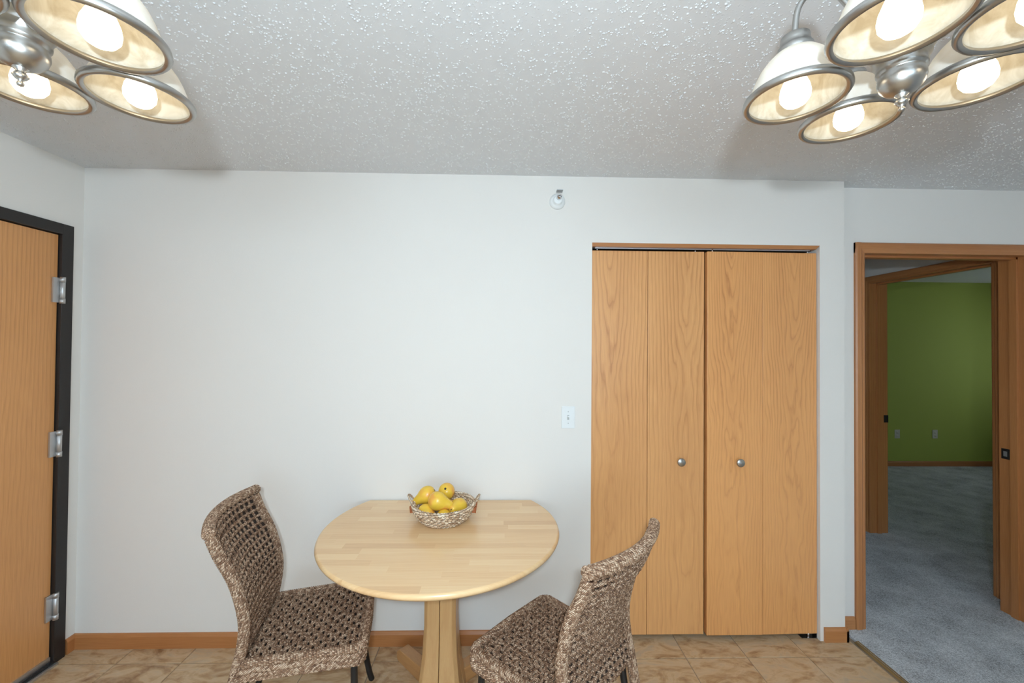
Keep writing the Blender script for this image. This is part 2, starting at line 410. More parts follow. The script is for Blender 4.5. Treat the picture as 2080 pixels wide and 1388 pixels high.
bb_x('baseboard_doorway', XE, DO0-0.062, YD)
bb_x('baseboard_bedroom', HX+0.14, 6.9, 5.27)

# ---- doorway: jambs, stops, casing (trim_2), second doorway (trim_3)
def casing_profile(wd=0.058): return [(0, 0), (wd, 0), (wd, 0.011), (wd-0.008, 0.016), (wd*0.45, 0.0145), (wd*0.30, 0.010), (0.006, 0.009), (0, 0.006)]
tr = empty('trim_2', (0, 0, 0)); tag(tr, 'oak casing and jamb around the open doorway to the hall', 'door frame', kind='structure')
c = MB(); pr = casing_profile()
c.prism([(DO0-p[0], YD-p[1]) for p in pr], 'z', 0.004, DOZ+0.058); c.build('casing', M_TRIM, tr)
c = MB(); c.prism([(DO1+p[0], YD-p[1]) for p in pr][::-1], 'z', 0.004, DOZ+0.058); c.build('casing', M_TRIM, tr)
c = MB(); c.prism([(YD-p[1], DOZ+p[0]) for p in pr], 'x', DO0-0.058, DO1+0.058); c.build('head_casing', M_TRIM_H, tr)
MB().box(DO0-0.014, DO0, YD, YD+0.14, 0.004, DOZ).build('jamb', M_TRIM, tr)
jr = MB().box(DO1, DO1+0.014, YD, YD+0.14, 0.004, DOZ).build('jamb', M_TRIM, tr)
MB().box(DO0-0.014, DO1+0.014, YD, YD+0.14, DOZ, DOZ+0.014).build('head_jamb', M_TRIM_H, tr)
MB().box(DO1-0.011, DO1, YD+0.050, YD+0.085, 0.004, DOZ).build('door_stop', M_TRIM, tr)
MB().box(DO0, DO0+0.011, YD+0.050, YD+0.085, 0.004, DOZ).build('door_stop', M_TRIM, tr)
MB().box(DO0, DO1, YD+0.050, YD+0.085, DOZ-0.011, DOZ).build('door_stop', M_TRIM_H, tr)
sp_ = MB().box(DO1-0.0025, DO1, YD+0.092, YD+0.132, 0.905, 0.965).build('strike_plate', M_BRONZE, tr)
MB().box(DO1-0.0032, DO1-0.0020, YD+0.104, YD+0.122, 0.920, 0.950).build('strike_slot', M_STEEL, sp_)
for s in (0, 1):   # casing on the hall side
    c = MB(); x = DO0 if s == 0 else DO1; q = [((x-p[0]) if s == 0 else (x+p[0]), YD+0.14+p[1]*0.6) for p in pr]
    c.prism(q if s else q[::-1], 'z', 0.004, DOZ+0.058); c.build('hall_casing', M_TRIM, tr)
tr = empty('trim_3', (0, 0, 0)); tag(tr, 'oak casing and jamb of the second doorway into the green room', 'door frame', kind='structure')
c = MB(); c.prism([(HX-p[1], HY1+p[0]) for p in pr], 'z', 0.004, HZ+0.058); c.build('casing', M_TRIM, tr)
c = MB(); c.prism([(HX-p[1], HY0-p[0]) for p in pr][::-1], 'z', 0.004, HZ+0.058); c.build('casing', M_TRIM, tr)
c = MB(); c.prism([(HX-p[1], HZ+p[0]) for p in pr][::-1], 'y', HY0-0.058, HY1+0.058); c.build('head_casing', M_TRIM_Y, tr)
MB().box(HX, HX+0.145, HY1, HY1+0.014, 0.004, HZ).build('jamb', M_TRIM, tr)
MB().box(HX, HX+0.145, HY0-0.014, HY0, 0.004, HZ).build('jamb', M_TRIM, tr)
MB().box(HX, HX+0.145, HY0, HY1, HZ, HZ+0.014).build('head_jamb', M_TRIM_Y, tr)
MB().box(HX+0.05, HX+0.085, HY1-0.011, HY1, 0.004, HZ).build('door_stop', M_TRIM, tr)
MB().box(HX+0.05, HX+0.085, HY0, HY1, HZ-0.011, HZ).build('door_stop', M_TRIM_Y, tr)
MB().box(HX+0.112, HX+0.147, HY1-0.004, HY1, 0.93, 0.99).build('strike_plate', M_BRONZE, tr)

# ---- windows (behind the camera, and in the bedroom)
def window(name, along, a0, a1, z0, z1, pos, label):
    e = empty(name, (0, 0, 0)); tag(e, label, 'window', kind='structure')
    def bx(mb, u0, u1, t0, t1, q0, q1): mb.box(u0, u1, pos+t0, pos+t1, q0, q1) if along == 'x' else mb.box(pos+t0, pos+t1, u0, u1, q0, q1)
    mb = MB(); bx(mb, a0, a0+.05, -.04, .04, z0, z1); bx(mb, a1-.05, a1, -.04, .04, z0, z1); bx(mb, a0, a1, -.04, .04, z0, z0+.05); bx(mb, a0, a1, -.04, .04, z1-.05, z1)
    bx(mb, (a0+a1)/2-.025, (a0+a1)/2+.025, -.03, .03, z0, z1); mb.build('window_frame', M_WHITE, e)
    m, nt, b = mat('glass_'+name); b.inputs['Transmission Weight'].default_value = 1.0; b.inputs['Roughness'].default_value = 0.0; b.inputs['IOR'].default_value = 1.01
    for u0, u1 in ((a0+.05, (a0+a1)/2-.025), ((a0+a1)/2+.025, a1-.05)):
        mb = MB(); bx(mb, u0, u1, -.003, .003, z0+.05, z1-.05); mb.build('pane', m, e)
    return e
window('window_1', 'x', WX0, WX1, WZ0, WZ1, YB-0.05, 'white framed window behind the dining area')
window('window_2', 'y', BW0, BW1, 0.85, 2.1, 6.95, 'white framed window in the green room')

# ---- entry door in the left wall (door_1)
dr = empty('door_1', (XL, EY1, 0)); tag(dr, 'oak entry door in a dark bronze metal frame beside the corner', 'door', kind='structure')
def loc(o): return o                              # children below are given in world numbers minus the origin
def wb(mb, x0, x1, y0, y1, z0, z1): return mb.box(x0-XL, x1-XL, y0-EY1, y1-EY1, z0, z1)
M_EDOOR = oak('entry_oak', (0.80, 0.39, 0.14), (0.44, 0.175, 0.05), x0=-0.35, freq=60, t=0.05, zt=2.6, dmax=0.12, seed=4.0, contrast=0.5)
# grain runs in the y-z plane on this door: its own mesh is turned so that local x is the width
ed = MB().box(-0.92, -0.004, 0.0, 0.044, 0.022, EZ-0.004).build('door_leaf', M_EDOOR, dr, loc=(-0.006, 0, 0), rot=(0, 0, PI/2))
fr = MB()
for (a, b_) in ((EY1, EY1+0.052), (EY0-0.052, EY0)): wb(fr, XL-0.13, XL+0.012, a, b_, 0, EZ+0.052)
wb(fr, XL-0.13, XL+0.012, EY0, EY1, EZ, EZ+0.052)
for (a, b_) in ((EY1-0.012, EY1), (EY0, EY0+0.012)): wb(fr, XL-0.13, XL-0.055, a, b_, 0, EZ)
wb(fr, XL-0.13, XL-0.055, EY0, EY1, EZ-0.012, EZ)
fr.build('door_frame', M_BRONZE, dr, bevel=0.002)
for z in (1.796, 1.055, 0.275):
    h = MB(); h.lathe([(0.0095, -0.062), (0.0095, 0.062)], 14, (0.012, 0.004, z)); 
    h.lathe([(0.0105, -0.064), (0.0105, -0.040)], 14, (0.012, 0.004, z)); h.lathe([(0.0105, 0.040), (0.0105, 0.064)], 14, (0.012, 0.004, z))
    h.box(-0.004, 0.004, -0.030, 0.004, z-0.060, z+0.060)
    h.build('hinge', M_STEEL, dr)
th = MB(); wb(th, XL-0.12, XL+0.035, EY0, EY1, 0.0, 0.010); th.build('threshold', M_ALU, dr)
MB().box(0.006, 0.020, EY0-EY1, 0, 0.010, 0.016).build('threshold_seal', M_RUBBER, dr)
MB().box(-0.010, 0.002, EY0-EY1+0.005, -0.005, 0.016, 0.040).build('door_sweep', M_ALU, dr)

# ---- closet: head jamb, track, two bifold doors (door_2, door_3)
hd = empty('trim_4', (0, 0, 0)); tag(hd, 'oak head board and track over the closet doors', 'trim', kind='structure')
MB().prism([(CO0, COZ), (CO0, COZ-0.020), (CO1-0.022, COZ-0.020), (CO1, COZ)], 'y', D-0.002, D+0.11).build('head_board', M_TRIM_H, hd)
tk = MB(); tk.box(CO0+0.004, CO1-0.03, D+0.022, D+0.050, COZ-0.025, COZ-0.0205); tk.build('track', M_BRONZE, hd)
MB().box(CO0+0.02, CO1-0.04, D+0.018, D+0.021, COZ-0.026, COZ-0.0205).build('track_lip', M_ALU, hd)
def oak_panel(k): return oak('oak_panel_%d' % k, *((((0.86, 0.45, 0.175), (0.46, 0.18, 0.055))) if k < 2 else ((0.82, 0.395, 0.14), (0.44, 0.155, 0.043))),
    x0=(-0.05, 0.06, -0.02, 0.02)[k], freq=(52, 52, 75, 75)[k], t=(0.10, 0.10, 0.085, 0.085)[k], zt=(2.15, 2.15, 2.12, 2.12)[k], dmax=(0.07, 0.07, 0.085, 0.085)[k], seed=(1.0, 1.0, 2.0, 2.0)[k], contrast=(0.62, 0.62, 0.8, 0.8)[k])
edges = [(0.470, 0.7705), (0.7725, 1.0745), (1.0865, 1.3855), (1.3875, 1.684)]
for dn in range(2):
    e = empty('door_%d' % (2+dn), (edges[2*dn][0], D+0.02, 0))
    tag(e, 'oak bifold closet door %s' % ('next to the light switch' if dn == 0 else 'nearest the open doorway'), 'door', kind='structure')
    tilt = 0.0 if dn == 0 else -0.010
    for k in (2*dn, 2*dn+1):
        x0, x1 = edges[k]; wd = x1-x0
        yy = 0.0 if dn == 0 else (-0.010 + (0.005 if k == 3 else 0))
        pn = MB().box(-wd/2, wd/2, 0, 0.034, 0.028, 2.056).build('panel', oak_panel(k), e, loc=((x0+x1)/2-edges[2*dn][0], yy, 0), rot=(0, 0, 0 if dn == 0 else (0.006 if k == 2 else 0.018)), bevel=0.0015)
        for px in ((-wd/2+0.03,) if k in (0, 2) else (wd/2-0.045,)):
            MB().lathe([(0.004, 2.054), (0.004, 2.069)], 10, (px, 0.008, 0)).build('pivot_pin', M_CHROME, pn)
        if k in (1, 2):
            kn = MB().lathe([(0.006, 0.0), (0.006, 0.012), (0.014, 0.017), (0.0205, 0.022), (0.0215, 0.027), (0.019, 0.030), (0.0, 0.0315)], 28, (0.944-(x0+x1)/2 if k == 1 else 1.253-(x0+x1)/2, 0, 0.94), axis='y')
            tag(kn.build('knob', M_NICKEL, pn), 'brushed nickel knob')
bk = MB(); bk.box(CO1-0.085, CO1-0.002, D+0.018, D+0.050, 0.0, 0.004); bk.box(CO1-0.005, CO1-0.002, D+0.018, D+0.050, 0.0, 0.03); bk.lathe([(0.006, 0.004), (0.006, 0.026)], 10, (CO1-0.04, D+0.034, 0))
tag(bk.build('floor_bracket', M_CHROME, None), 'small chrome pivot bracket on the floor under the closet door', 'bracket')

# ---- wall plates, sprinkler
def wall_plate(name, x, y, z, kind, label, m=M_WHITE):
    e = empty(name, (x, y, z)); tag(e, label, 'switch' if kind == 'switch' else 'outlet')
    mb = MB(); mb.prism([(-.035, -.0575), (.035, -.0575), (.035, .0575), (-.035, .0575)], 'y', -0.005, 0); mb.build('plate', m, e, bevel=0.003)
    if kind == 'switch':
        MB().box(-.005, .005, -.0065, -.004, -.012, .012).build('toggle_slot', plain('slot_grey', (.45, .46, .45), .5), e)
        MB().prism([(-0.006, -0.003), (-0.016, 0.004), (-0.015, 0.009), (-0.006, 0.006)], 'x', -0.0038, 0.0038).build('toggle', m, e)
        for zz in (-.030, .030): MB().lathe([(0.0028, 0), (0.0028, 0.0062)], 10, (0, 0, zz), axis='y').build('screw', plain('screw_grey', (.5, .5, .48), .4), e)
    else:
        for zz in (-.02, .02): MB().lathe([(0.016, 0.004), (0.016, 0.0065), (0.0, 0.0066)], 20, (0, 0, zz), axis='y').build('socket_face', m, e)
    return e
wall_plate('light_switch', 0.346, D, 1.173, 'switch', 'white toggle light switch on the wall left of the closet')
M_IVORY = plain('ivory_plastic', (0.62, 0.60, 0.50), 0.4)
wall_plate('wall_outlet', 5.21, 5.27, 0.43, 'outlet', 'pale outlet plate on the green wall, nearer the door jamb', M_IVORY)
wall_plate('wall_outlet', 5.72, 5.27, 0.43, 'outlet', 'pale outlet plate on the green wall, farther from the jamb', M_IVORY)
e = empty('sprinkler_head', (0.282, D, 2.305)); tag(e, 'white sidewall fire sprinkler high on the long wall', 'sprinkler')
MB().lathe([(0.042, 0.0), (0.041, 0.006), (0.030, 0.013), (0.024, 0.014), (0.023, 0.030), (0.018, 0.032), (0.0, 0.032)], 32, axis='y').build('escutcheon', M_WHITE, e)
sb = MB(); sb.lathe([(0.013, 0.030), (0.012, 0.048), (0.006, 0.050), (0.006, 0.058)], 20, (0.004, 0, 0.010), axis='y')
sb.tube([(0.004-.010, -.045, .010), (0.004-.012, -.058, .012), (0.004, -.068, .014)], 0.0022, 6); sb.tube([(0.004+.010, -.045, .010), (0.004+.012, -.058, .012), (0.004, -.068, .014)], 0.0022, 6)
sb.build('sprinkler_body', M_CHROME, e)
MB().box(-0.012, 0.020, -0.075, -0.040, 0.034, 0.0375).build('deflector', M_STEEL, e)

# ================================================================== CHANDELIERS
def glass_shade(name='alabaster_glass', lo=(0.56, 0.51, 0.41), hi=(0.72, 0.69, 0.61)):
    m, nt, b = mat(name); v = objcoord(nt)
    nz = N(nt, 'ShaderNodeTexNoise', Scale=14.0, Detail=4.0, Roughness=0.6, Distortion=2.2); L(nt, v, nz.inputs['Vector'])
    col = ramp(nt, nz.outputs['Fac'], [(0.35, lo), (0.65, hi)])
    tr_ = nt.nodes.new('ShaderNodeBsdfTranslucent'); L(nt, col, tr_.inputs[0])
    L(nt, col, b.inputs['Base Color']); b.inputs['Roughness'].default_value = 0.45
    mx = nt.nodes.new('ShaderNodeMixShader'); mx.inputs[0].default_value = 0.45
    out = nt.nodes['Material Output']; L(nt, b.outputs[0], mx.inputs[1]); L(nt, tr_.outputs[0], mx.inputs[2]); L(nt, mx.outputs[0], out.inputs[0]); return m
M_SHADE = glass_shade(); M_SHADE_FLASH = glass_shade('alabaster_flash_lit', (0.90, 0.88, 0.83), (0.94, 0.93, 0.90))  # outer faces get a whitened copy: the flash's brightness painted into the glass colour
def bulb_mat():
    m, nt, b = mat('lit_bulb'); b.inputs['Base Color'].default_value = (1, 1, 1, 1)
    b.inputs['Emission Color'].default_value = (1.0, 0.82, 0.56, 1); b.inputs['Emission Strength'].default_value = 5.5; return m
M_BULB = bulb_mat()
SH = [(0.0885, 0.0), (0.0855, 0.010), (0.0800, 0.026), (0.0730, 0.044), (0.0640, 0.062), (0.0530, 0.077), (0.0410, 0.089), (0.0320, 0.095), (0.0300, 0.099)]
def chandelier(cx, cy, angles, label, group):
    Z0 = 2.06; R5 = 0.166
    e = empty('chandelier', (cx, cy, CH)); tag(e, label, 'chandelier', group)
    z = lambda q: q-CH
    MB().lathe([(0.0, z(2.415)), (0.02, z(2.415)), (0.055, z(2.425)), (0.062, z(2.434)), (0.062, z(2.44))], 36).build('canopy', M_NICKEL, e)
    MB().lathe([(0.0075, z(2.16)), (0.0075, z(2.42))], 16).build('stem', M_NICKEL, e)
    body = [(0.0, 2.020), (0.012, 2.021), (0.024, 2.027), (0.0325, 2.037), (0.0360, 2.048), (0.0355, 2.056), (0.0325, 2.0615), (0.0335, 2.064), (0.0375, 2.067), (0.0380, 2.071), (0.0365, 2.074), (0.0385, 2.080), (0.0425, 2.087), (0.0430, 2.090), (0.0420, 2.092), (0.0450, 2.098), (0.0490, 2.104), (0.0495, 2.109), (0.0440, 2.113), (0.026, 2.118), (0.019, 2.126), (0.016, 2.185), (0.012, 2.20), (0.0, 2.20)]
    MB().lathe([(r, z(q)) for r, q in body], 40).build('body', M_NICKEL, e)
    fin = [(0.0, 2.006), (0.0045, 2.008), (0.0055, 2.012), (0.003, 2.0165), (0.008, 2.020), (0.0115, 2.025), (0.008, 2.030), (0.006, 2.033), (0.011, 2.037), (0.011, 2.041), (0.006, 2.046)]
    MB().lathe([(r*0.95, z(q-0.0175)) for r, q in fin], 24).build('finial', M_NICKEL, e)
    for a in angles:
        ca, sa = math.cos(math.radians(a)), math.sin(math.radians(a)); at = lambda r, q: (r*ca, r*sa, z(q))
        arm = smooth_path([at(0.012, 2.135), at(0.040, 2.155), at(0.072, 2.210), at(0.105, 2.262), at(0.138, 2.272), at(0.160, 2.248), at(R5, 2.205), at(R5, 2.168)], 6)
        ar = MB().tube(arm, 0.0058, 10).build('arm', M_NICKEL, e)
        px, py = R5*ca, R5*sa
        MB().lathe([(0.0, z(2.192)), (0.020, z(2.192)), (0.026, z(2.188)), (0.0275, z(2.176)), (0.0275, z(2.168)), (0.0325, z(2.165)), (0.0335, z(2.150)), (0.030, z(2.149)), (0.0, z(2.149))], 28, (px, py, 0)).build('socket_cup', M_NICKEL, ar)
        prof = [(r, z(Z0)+q) for r, q in SH] + [(r-0.003, z(Z0)+q) for r, q in SH[::-1]]
        sh = MB(); sh.lathe(prof + [prof[0]], 48, (px, py, 0), caps=False); s_ = sh.build('lamp_shade', M_SHADE, e); s_.data.materials.append(M_SHADE_FLASH)
        for pi_ in range(48*(len(SH)-1)): s_.data.polygons[pi_].material_index = 1
        rim = [(0.0830, -0.003), (0.0870, -0.0065), (0.0920, -0.0060), (0.0955, -0.001), (0.0945, 0.006), (0.0900, 0.010), (0.0880, 0.006), (0.0835, 0.002), (0.0830, -0.003)]
        MB().lathe([(r, z(Z0)+q) for r, q in rim], 48, (px, py, 0), caps=False).build('shade_rim', M_NICKEL, s_)
        bl = [(0.0, -0.010), (0.012, -0.0085), (0.022, -0.003), (0.0290, 0.007), (0.0305, 0.018), (0.0280, 0.031), (0.021, 0.047), (0.0145, 0.060), (0.013, 0.090), (0.0, 0.090)]
        MB().lathe([(r*0.92, z(Z0)+q-(0.008 if q < 0.08 else 0)) for r, q in bl], 28, (px, py, 0)).build('bulb', M_BULB, e)
    return e
chandelier(0.748, 0.745, [77, 151, 224, 295, 5], 'brushed nickel five-light chandelier above the closet side of the table', 'chandeliers')
chandelier(-0.848, 0.728, [63, 135, 207, 279, -10], 'brushed nickel five-light chandelier nearest the entry door', 'chandeliers')

# ================================================================== TABLE
def butcher():
    m, nt, b = mat('butcher_block')
    tc = nt.nodes.new('ShaderNodeTexCoord'); sp = nt.nodes.new('ShaderNodeSeparateXYZ'); L(nt, tc.outputs['Object'], sp.inputs[0])
    X, Y = sp.outputs[0], sp.outputs[1]
    row = math_(nt, 'FLOOR', math_(nt, 'MULTIPLY', Y, 1/0.042))
    wn = nt.nodes.new('ShaderNodeTexWhiteNoise'); wn.noise_dimensions = '1D'; L(nt, row, wn.inputs['W'])
    xs_ = math_(nt, 'ADD', math_(nt, 'MULTIPLY', X, 1/0.36), math_(nt, 'MULTIPLY', wn.outputs['Value'], 7.3))
    cell = math_(nt, 'FLOOR', xs_)
    wn2 = nt.nodes.new('ShaderNodeTexWhiteNoise'); wn2.noise_dimensions = '2D'
    cv = nt.nodes.new('ShaderNodeCombineXYZ'); L(nt, row, cv.inputs[0]); L(nt, cell, cv.inputs[1]); L(nt, cv.outputs[0], wn2.inputs['Vector'])
    v = nt.nodes.new('ShaderNodeCombineXYZ'); L(nt, math_(nt, 'MULTIPLY', X, 4), v.inputs[0]); L(nt, math_(nt, 'ADD', math_(nt, 'MULTIPLY', Y, 130), math_(nt, 'MULTIPLY', wn2.outputs['Value'], 50)), v.inputs[1])
    g = noise(nt, v.outputs[0], 1.0, 4, 0.6)
    k = math_(nt, 'ADD', math_(nt, 'MULTIPLY', wn2.outputs['Value'], 0.42), math_(nt, 'MULTIPLY', g, 0.62))
    L(nt, ramp(nt, k, [(0.15, (0.68, 0.39, 0.185)), (0.5, (0.82, 0.53, 0.27)), (0.85, (0.89, 0.64, 0.36))]), b.inputs['Base Color'])
    b.inputs['Roughness'].default_value = 0.28; b.inputs['Coat Weight'].default_value = 0.35; b.inputs['Coat Roughness'].default_value = 0.12; return m
M_BLOCK = butcher()
M_PED = oak('pedestal_wood', (0.66, 0.42, 0.19), (0.52, 0.28, 0.11), cathedral=False, freq=40, contrast=0.3)
M_PED_H = oak('pedestal_foot_wood', (0.64, 0.36, 0.145), (0.48, 0.23, 0.08), cathedral=False, freq=40, contrast=0.3, along='x')
TX, TY, TR, TZ = -0.258, 1.822, 0.513, 0.748
tb = empty('dining_table', (TX, TY, 0)); tag(tb, 'round butcher-block pedestal table with one leaf dropped against the wall', 'table')
YC = D-0.012-TY                                   # straight edge at the wall
a0 = math.asin(YC/TR) if YC < TR else PI/2
out = []; n = 96
for i in range(n+1):
    a = (PI - a0) + (PI + 2*a0)*i/n; out.append((TR*math.cos(a), TR*math.sin(a)))
prof = [(0.030, -0.030), (0.012, -0.026), (0.003, -0.018), (0.0, -0.011), (0.0025, -0.004), (0.009, 0.0)]
mb = MB(); m_ = len(out)
cxy = (0, -0.12)
for inset, zz in prof:
    for (x, y) in out:
        d = math.hypot(x, y); k = (d-inset)/d; yy = y*k
        mb.v.append((x*k, min(yy, YC-inset*0.6), TZ+zz))
for r in range(len(prof)-1):
    for i in range(m_): j = (i+1) % m_; mb.face([r*m_+i, r*m_+j, (r+1)*m_+j, (r+1)*m_+i], None, True)
mb.face([i for i in range(m_)][::-1]); mb.face([(len(prof)-1)*m_+i for i in range(m_)])
mb.build('table_top', M_BLOCK, tb)
# dropped leaf hanging at the wall
MB().prism([(-0.42, 0.50), (0.42, 0.50), (0.42, TZ-0.035), (-0.42, TZ-0.035)], 'y', YC-0.022, YC-0.002).build('drop_leaf', M_BLOCK, tb)
# four posts that flare into feet
for sx in (-1, 1):
    for sy in (-1, 1):
        mb = MB(); secs = []
        for (zz, off, wd) in ((0.0, 0.030, 0.074), (0.05, 0.026, 0.073), (0.12, 0.014, 0.070), (0.22, 0.005, 0.068), (0.34, 0.0, 0.067), (TZ-0.03, 0.0, 0.067)):
            x0, x1 = 0.001, 0.001+wd+off; c_ = 0.016
            P = [(x0, x0), (x1, x0), (x1, x1-c_), (x1-c_, x1), (x0, x1)]
            secs.append([(sx*p[0], sy*p[1], zz) for p in P])
        for s_ in secs: mb.v += s_
        for r in range(len(secs)-1):
            for i in range(5):
                j = (i+1) % 5; q = [r*5+i, r*5+j, (r+1)*5+j, (r+1)*5+i]; mb.face(q if sx*sy > 0 else q[::-1])
        q = [i for i in range(5)]; mb.face(q[::-1] if sx*sy > 0 else q); q = [(len(secs)-1)*5+i for i in range(5)]; mb.face(q if sx*sy > 0 else q[::-1])
        mb.build('post', M_PED, tb, bevel=0.003)
        ft = MB(); ft.prism([(0.05, 0.0), (0.315, 0.0), (0.325, 0.012), (0.325, 0.040), (0.305, 0.058), (0.05, 0.075)], 'y', -0.028, 0.028)
        ft.build('foot', M_PED_H, tb, rot=(0, 0, math.atan2(sy, sx)), bevel=0.004)

# ================================================================== CHAIRS
def rope_mat(name, c_lo, c_mid, c_hi, k=260.0):
    m, nt, b = mat(name); uv = nt.nodes.new('ShaderNodeUVMap'); sp = nt.nodes.new('ShaderNodeSeparateXYZ'); L(nt, uv.outputs[0], sp.inputs[0])
    v = objcoord(nt)
    ph = math_(nt, 'ADD', math_(nt, 'MULTIPLY', sp.outputs[0], k), math_(nt, 'MULTIPLY', sp.outputs[1], 2.0))
    fr_ = math_(nt, 'FRACT', ph); wn = nt.nodes.new('ShaderNodeTexWhiteNoise'); wn.noise_dimensions = '1D'; L(nt, math_(nt, 'FLOOR', ph), wn.inputs['W'])
    stripe = ramp(nt, fr_, [(0.0, (0, 0, 0)), (0.25, (1, 1, 1)), (0.75, (1, 1, 1)), (1.0, (0, 0, 0))])
    nz = noise(nt, v, 55, 3, 0.6)
    f = math_(nt, 'ADD', math_(nt, 'MULTIPLY', wn.outputs['Value'], 0.55), math_(nt, 'MULTIPLY', nz, 0.55))
    col = ramp(nt, f, [(0.18, c_lo), (0.50, c_mid), (0.80, c_hi)])
    col = mixc(nt, math_(nt, 'SUBTRACT', 1.0, math_(nt, 'MULTIPLY', stripe, 0.999)), col, tuple(x*0.35 for x in c_lo))  # shade in the creases between fibres, painted into the colour
    L(nt, col, b.inputs['Base Color']); b.inputs['Roughness'].default_value = 0.55
    bump(nt, b, stripe, 0.6, 0.0015); return m
M_ROPE = rope_mat('seagrass_rope', (0.13, 0.058, 0.03), (0.40, 0.23, 0.135), (0.74, 0.54, 0.38))
M_ROPE_D = rope_mat('seagrass_weave', (0.10, 0.045, 0.025), (0.33, 0.185, 0.105), (0.62, 0.43, 0.295))
M_HOLE_SHADE = plain('hole_shade', (0.035, 0.022, 0.016), 0.9)  # near-black sheets added behind the weave, painted shade for its holes
SW, SD, SZ = 0.215, 0.395, 0.452                 # half width, depth, height of the seat; origin under the front edge middle, +y is forward
def back_y(z):                                    # rear profile
    pts = [(0.20, -0.455), (0.30, -0.437), (0.40, -0.418), (0.486, -0.397), (0.584, -0.390), (0.671, -0.405), (0.749, -0.430), (0.829, -0.470), (0.912, -0.500), (0.95, -0.515)]
    for i in range(len(pts)-1):
        (za, ya), (zb, yb) = pts[i], pts[i+1]
        if z <= zb: t = max(0, (z-za)/(zb-za)); return ya+(yb-ya)*t
    return pts[-1][1]
def back_pt(s, z):                                # s in -1..1 across
    hw = 0.198 + 0.012*max(0, (z-0.5)/0.4)
    t = max(0.0, (z-0.47)/0.44)
    return Vector((s*hw, back_y(z) - 0.045*(1-s*s)*min(1, t*1.3), z + 0.012*(1-s*s)*0))
def make_chair():
    root = empty('woven_chair')
    # legs
    for sx in (-1, 1):
        MB().tube(smooth_path([(sx*0.190, -0.035, 0.43), (sx*0.192, -0.032, 0.30), (sx*0.194, -0.026, 0.15), (sx*0.196, -0.010, 0.05), (sx*0.198, 0.004, 0.0)], 5), 0.0125, 10).build('leg', M_BLACK, root)
        MB().tube(smooth_path([(sx*0.180, -0.385, 0.43), (sx*0.184, -0.400, 0.30), (sx*0.190, -0.440, 0.15), (sx*0.196, -0.485, 0.0)], 5), 0.0125, 10).build('leg', M_BLACK, root)
    # seat: added dark sheet as painted shade under the holes, weave, wrapped rim, braided apron
    sl = MB(); sl.prism([(-SW+.012, -.012), (-0.195, -SD+.005), (0.195, -SD+.005), (SW-.012, -.012)], 'z', SZ-0.050, SZ-0.034); sl.build('seat_hole_shade', M_HOLE_SHADE, root)
    wv = MB(); nr = 18; nc = 15
    def sp(s, q): hw = 0.195 + (SW-0.195)*q; y = -SD + SD*q; return Vector((s*hw*0.97, y*0.97-0.006, SZ-0.010 - 0.008*(1-s*s)*(1-(2*q-1)**2)))
    for i in range(nr):
        q = (i+0.5)/nr
        pts = []
        for c in range(nc*4+1):
            s = -1 + 2*c/(nc*4); p = sp(s, q); p.z += 0.0045*math.cos(PI*(c/4.0 + i)); pts.append(p)
        twist(wv, pts, 0.0042, 0.0035, 0.017, 2, 5, 6, phase=random.random()*6)
    for c in range(nc):
        s = -1 + 2*(c+0.5)/nc; pts = []
        for i in range(nr*3+1):
            q = i/(nr*3); p = sp(s, q); p.z -= 0.0045*math.cos(PI*(c + 0.5 + i/3.0 - 0.5)); pts.append(p)
        twist(wv, pts, 0.0040, 0.0033, 0.016, 2, 5, 6, phase=random.random()*6)
    tag(wv.build('seat', M_ROPE_D, root), kind='stuff')
    ring = [(-0.197, -SD+.0, SZ-0.012), (-SW, -0.020, SZ-0.012), (-SW+0.020, -0.002, SZ-0.012), (0, 0.004, SZ-0.012), (SW-0.020, -0.002, SZ-0.012), (SW, -0.020, SZ-0.012), (0.197, -SD+.0, SZ-0.012)]
    rp = []
    for i in range(len(ring)-1):
        for k in range(6): rp.append(Vector(ring[i]).lerp(Vector(ring[i+1]), k/6))
    rp.append(Vector(ring[-1]))
    rm = MB(); rm.tube(rp, 0.0135, 8); coil(rm, rp, 0.0125, 0.0085, 0.0046, 5, 12); rm.build('seat_rim', M_ROPE, root)
    ap = MB(); loop = [(p.x*1.02, p.y+0.002 if p.y > -0.1 else p.y, 0) for p in rp] + [(0.19, -SD-0.01, 0), (-0.19, -SD-0.01, 0)]
    for zz, r in ((SZ-0.033, 0.0068), (SZ-0.050, 0.0068), (SZ-0.063, 0.0055)):
        twist(ap, [(x, y, zz) for x, y, _ in loop] + [(loop[0][0], loop[0][1], zz)], r, r*0.95, 0.042, 3, 6, 12, phase=zz*300)
    ap.build('seat_apron', M_ROPE, root)
    # backrest: added dark sheet that paints the holes shaded, weave, wrapped posts and top rail
    Z0, Z1 = 0.40, 0.895
    lb = MB(); nn = 12; mm = 14
    for k in range(mm+1):
        for c in range(nn+1):
            p = back_pt(-0.96+1.92*c/nn, Z0+(Z1-Z0)*k/mm); lb.v.append((p.x, p.y-0.004, p.z))
    o_ = len(lb.v)
    lb.v += [(x, y+0.006, z) for x, y, z in lb.v]
    for k in range(mm):
        for c in range(nn):
            a = k*(nn+1)+c; lb.face([a, a+1, a+nn+2, a+nn+1], None, True); lb.face([o_+a, o_+a+nn+1, o_+a+nn+2, o_+a+1], None, True)
    lb.build('back_hole_shade', M_HOLE_SHADE, root)
    bw = MB(); rows = 20; cols = 14
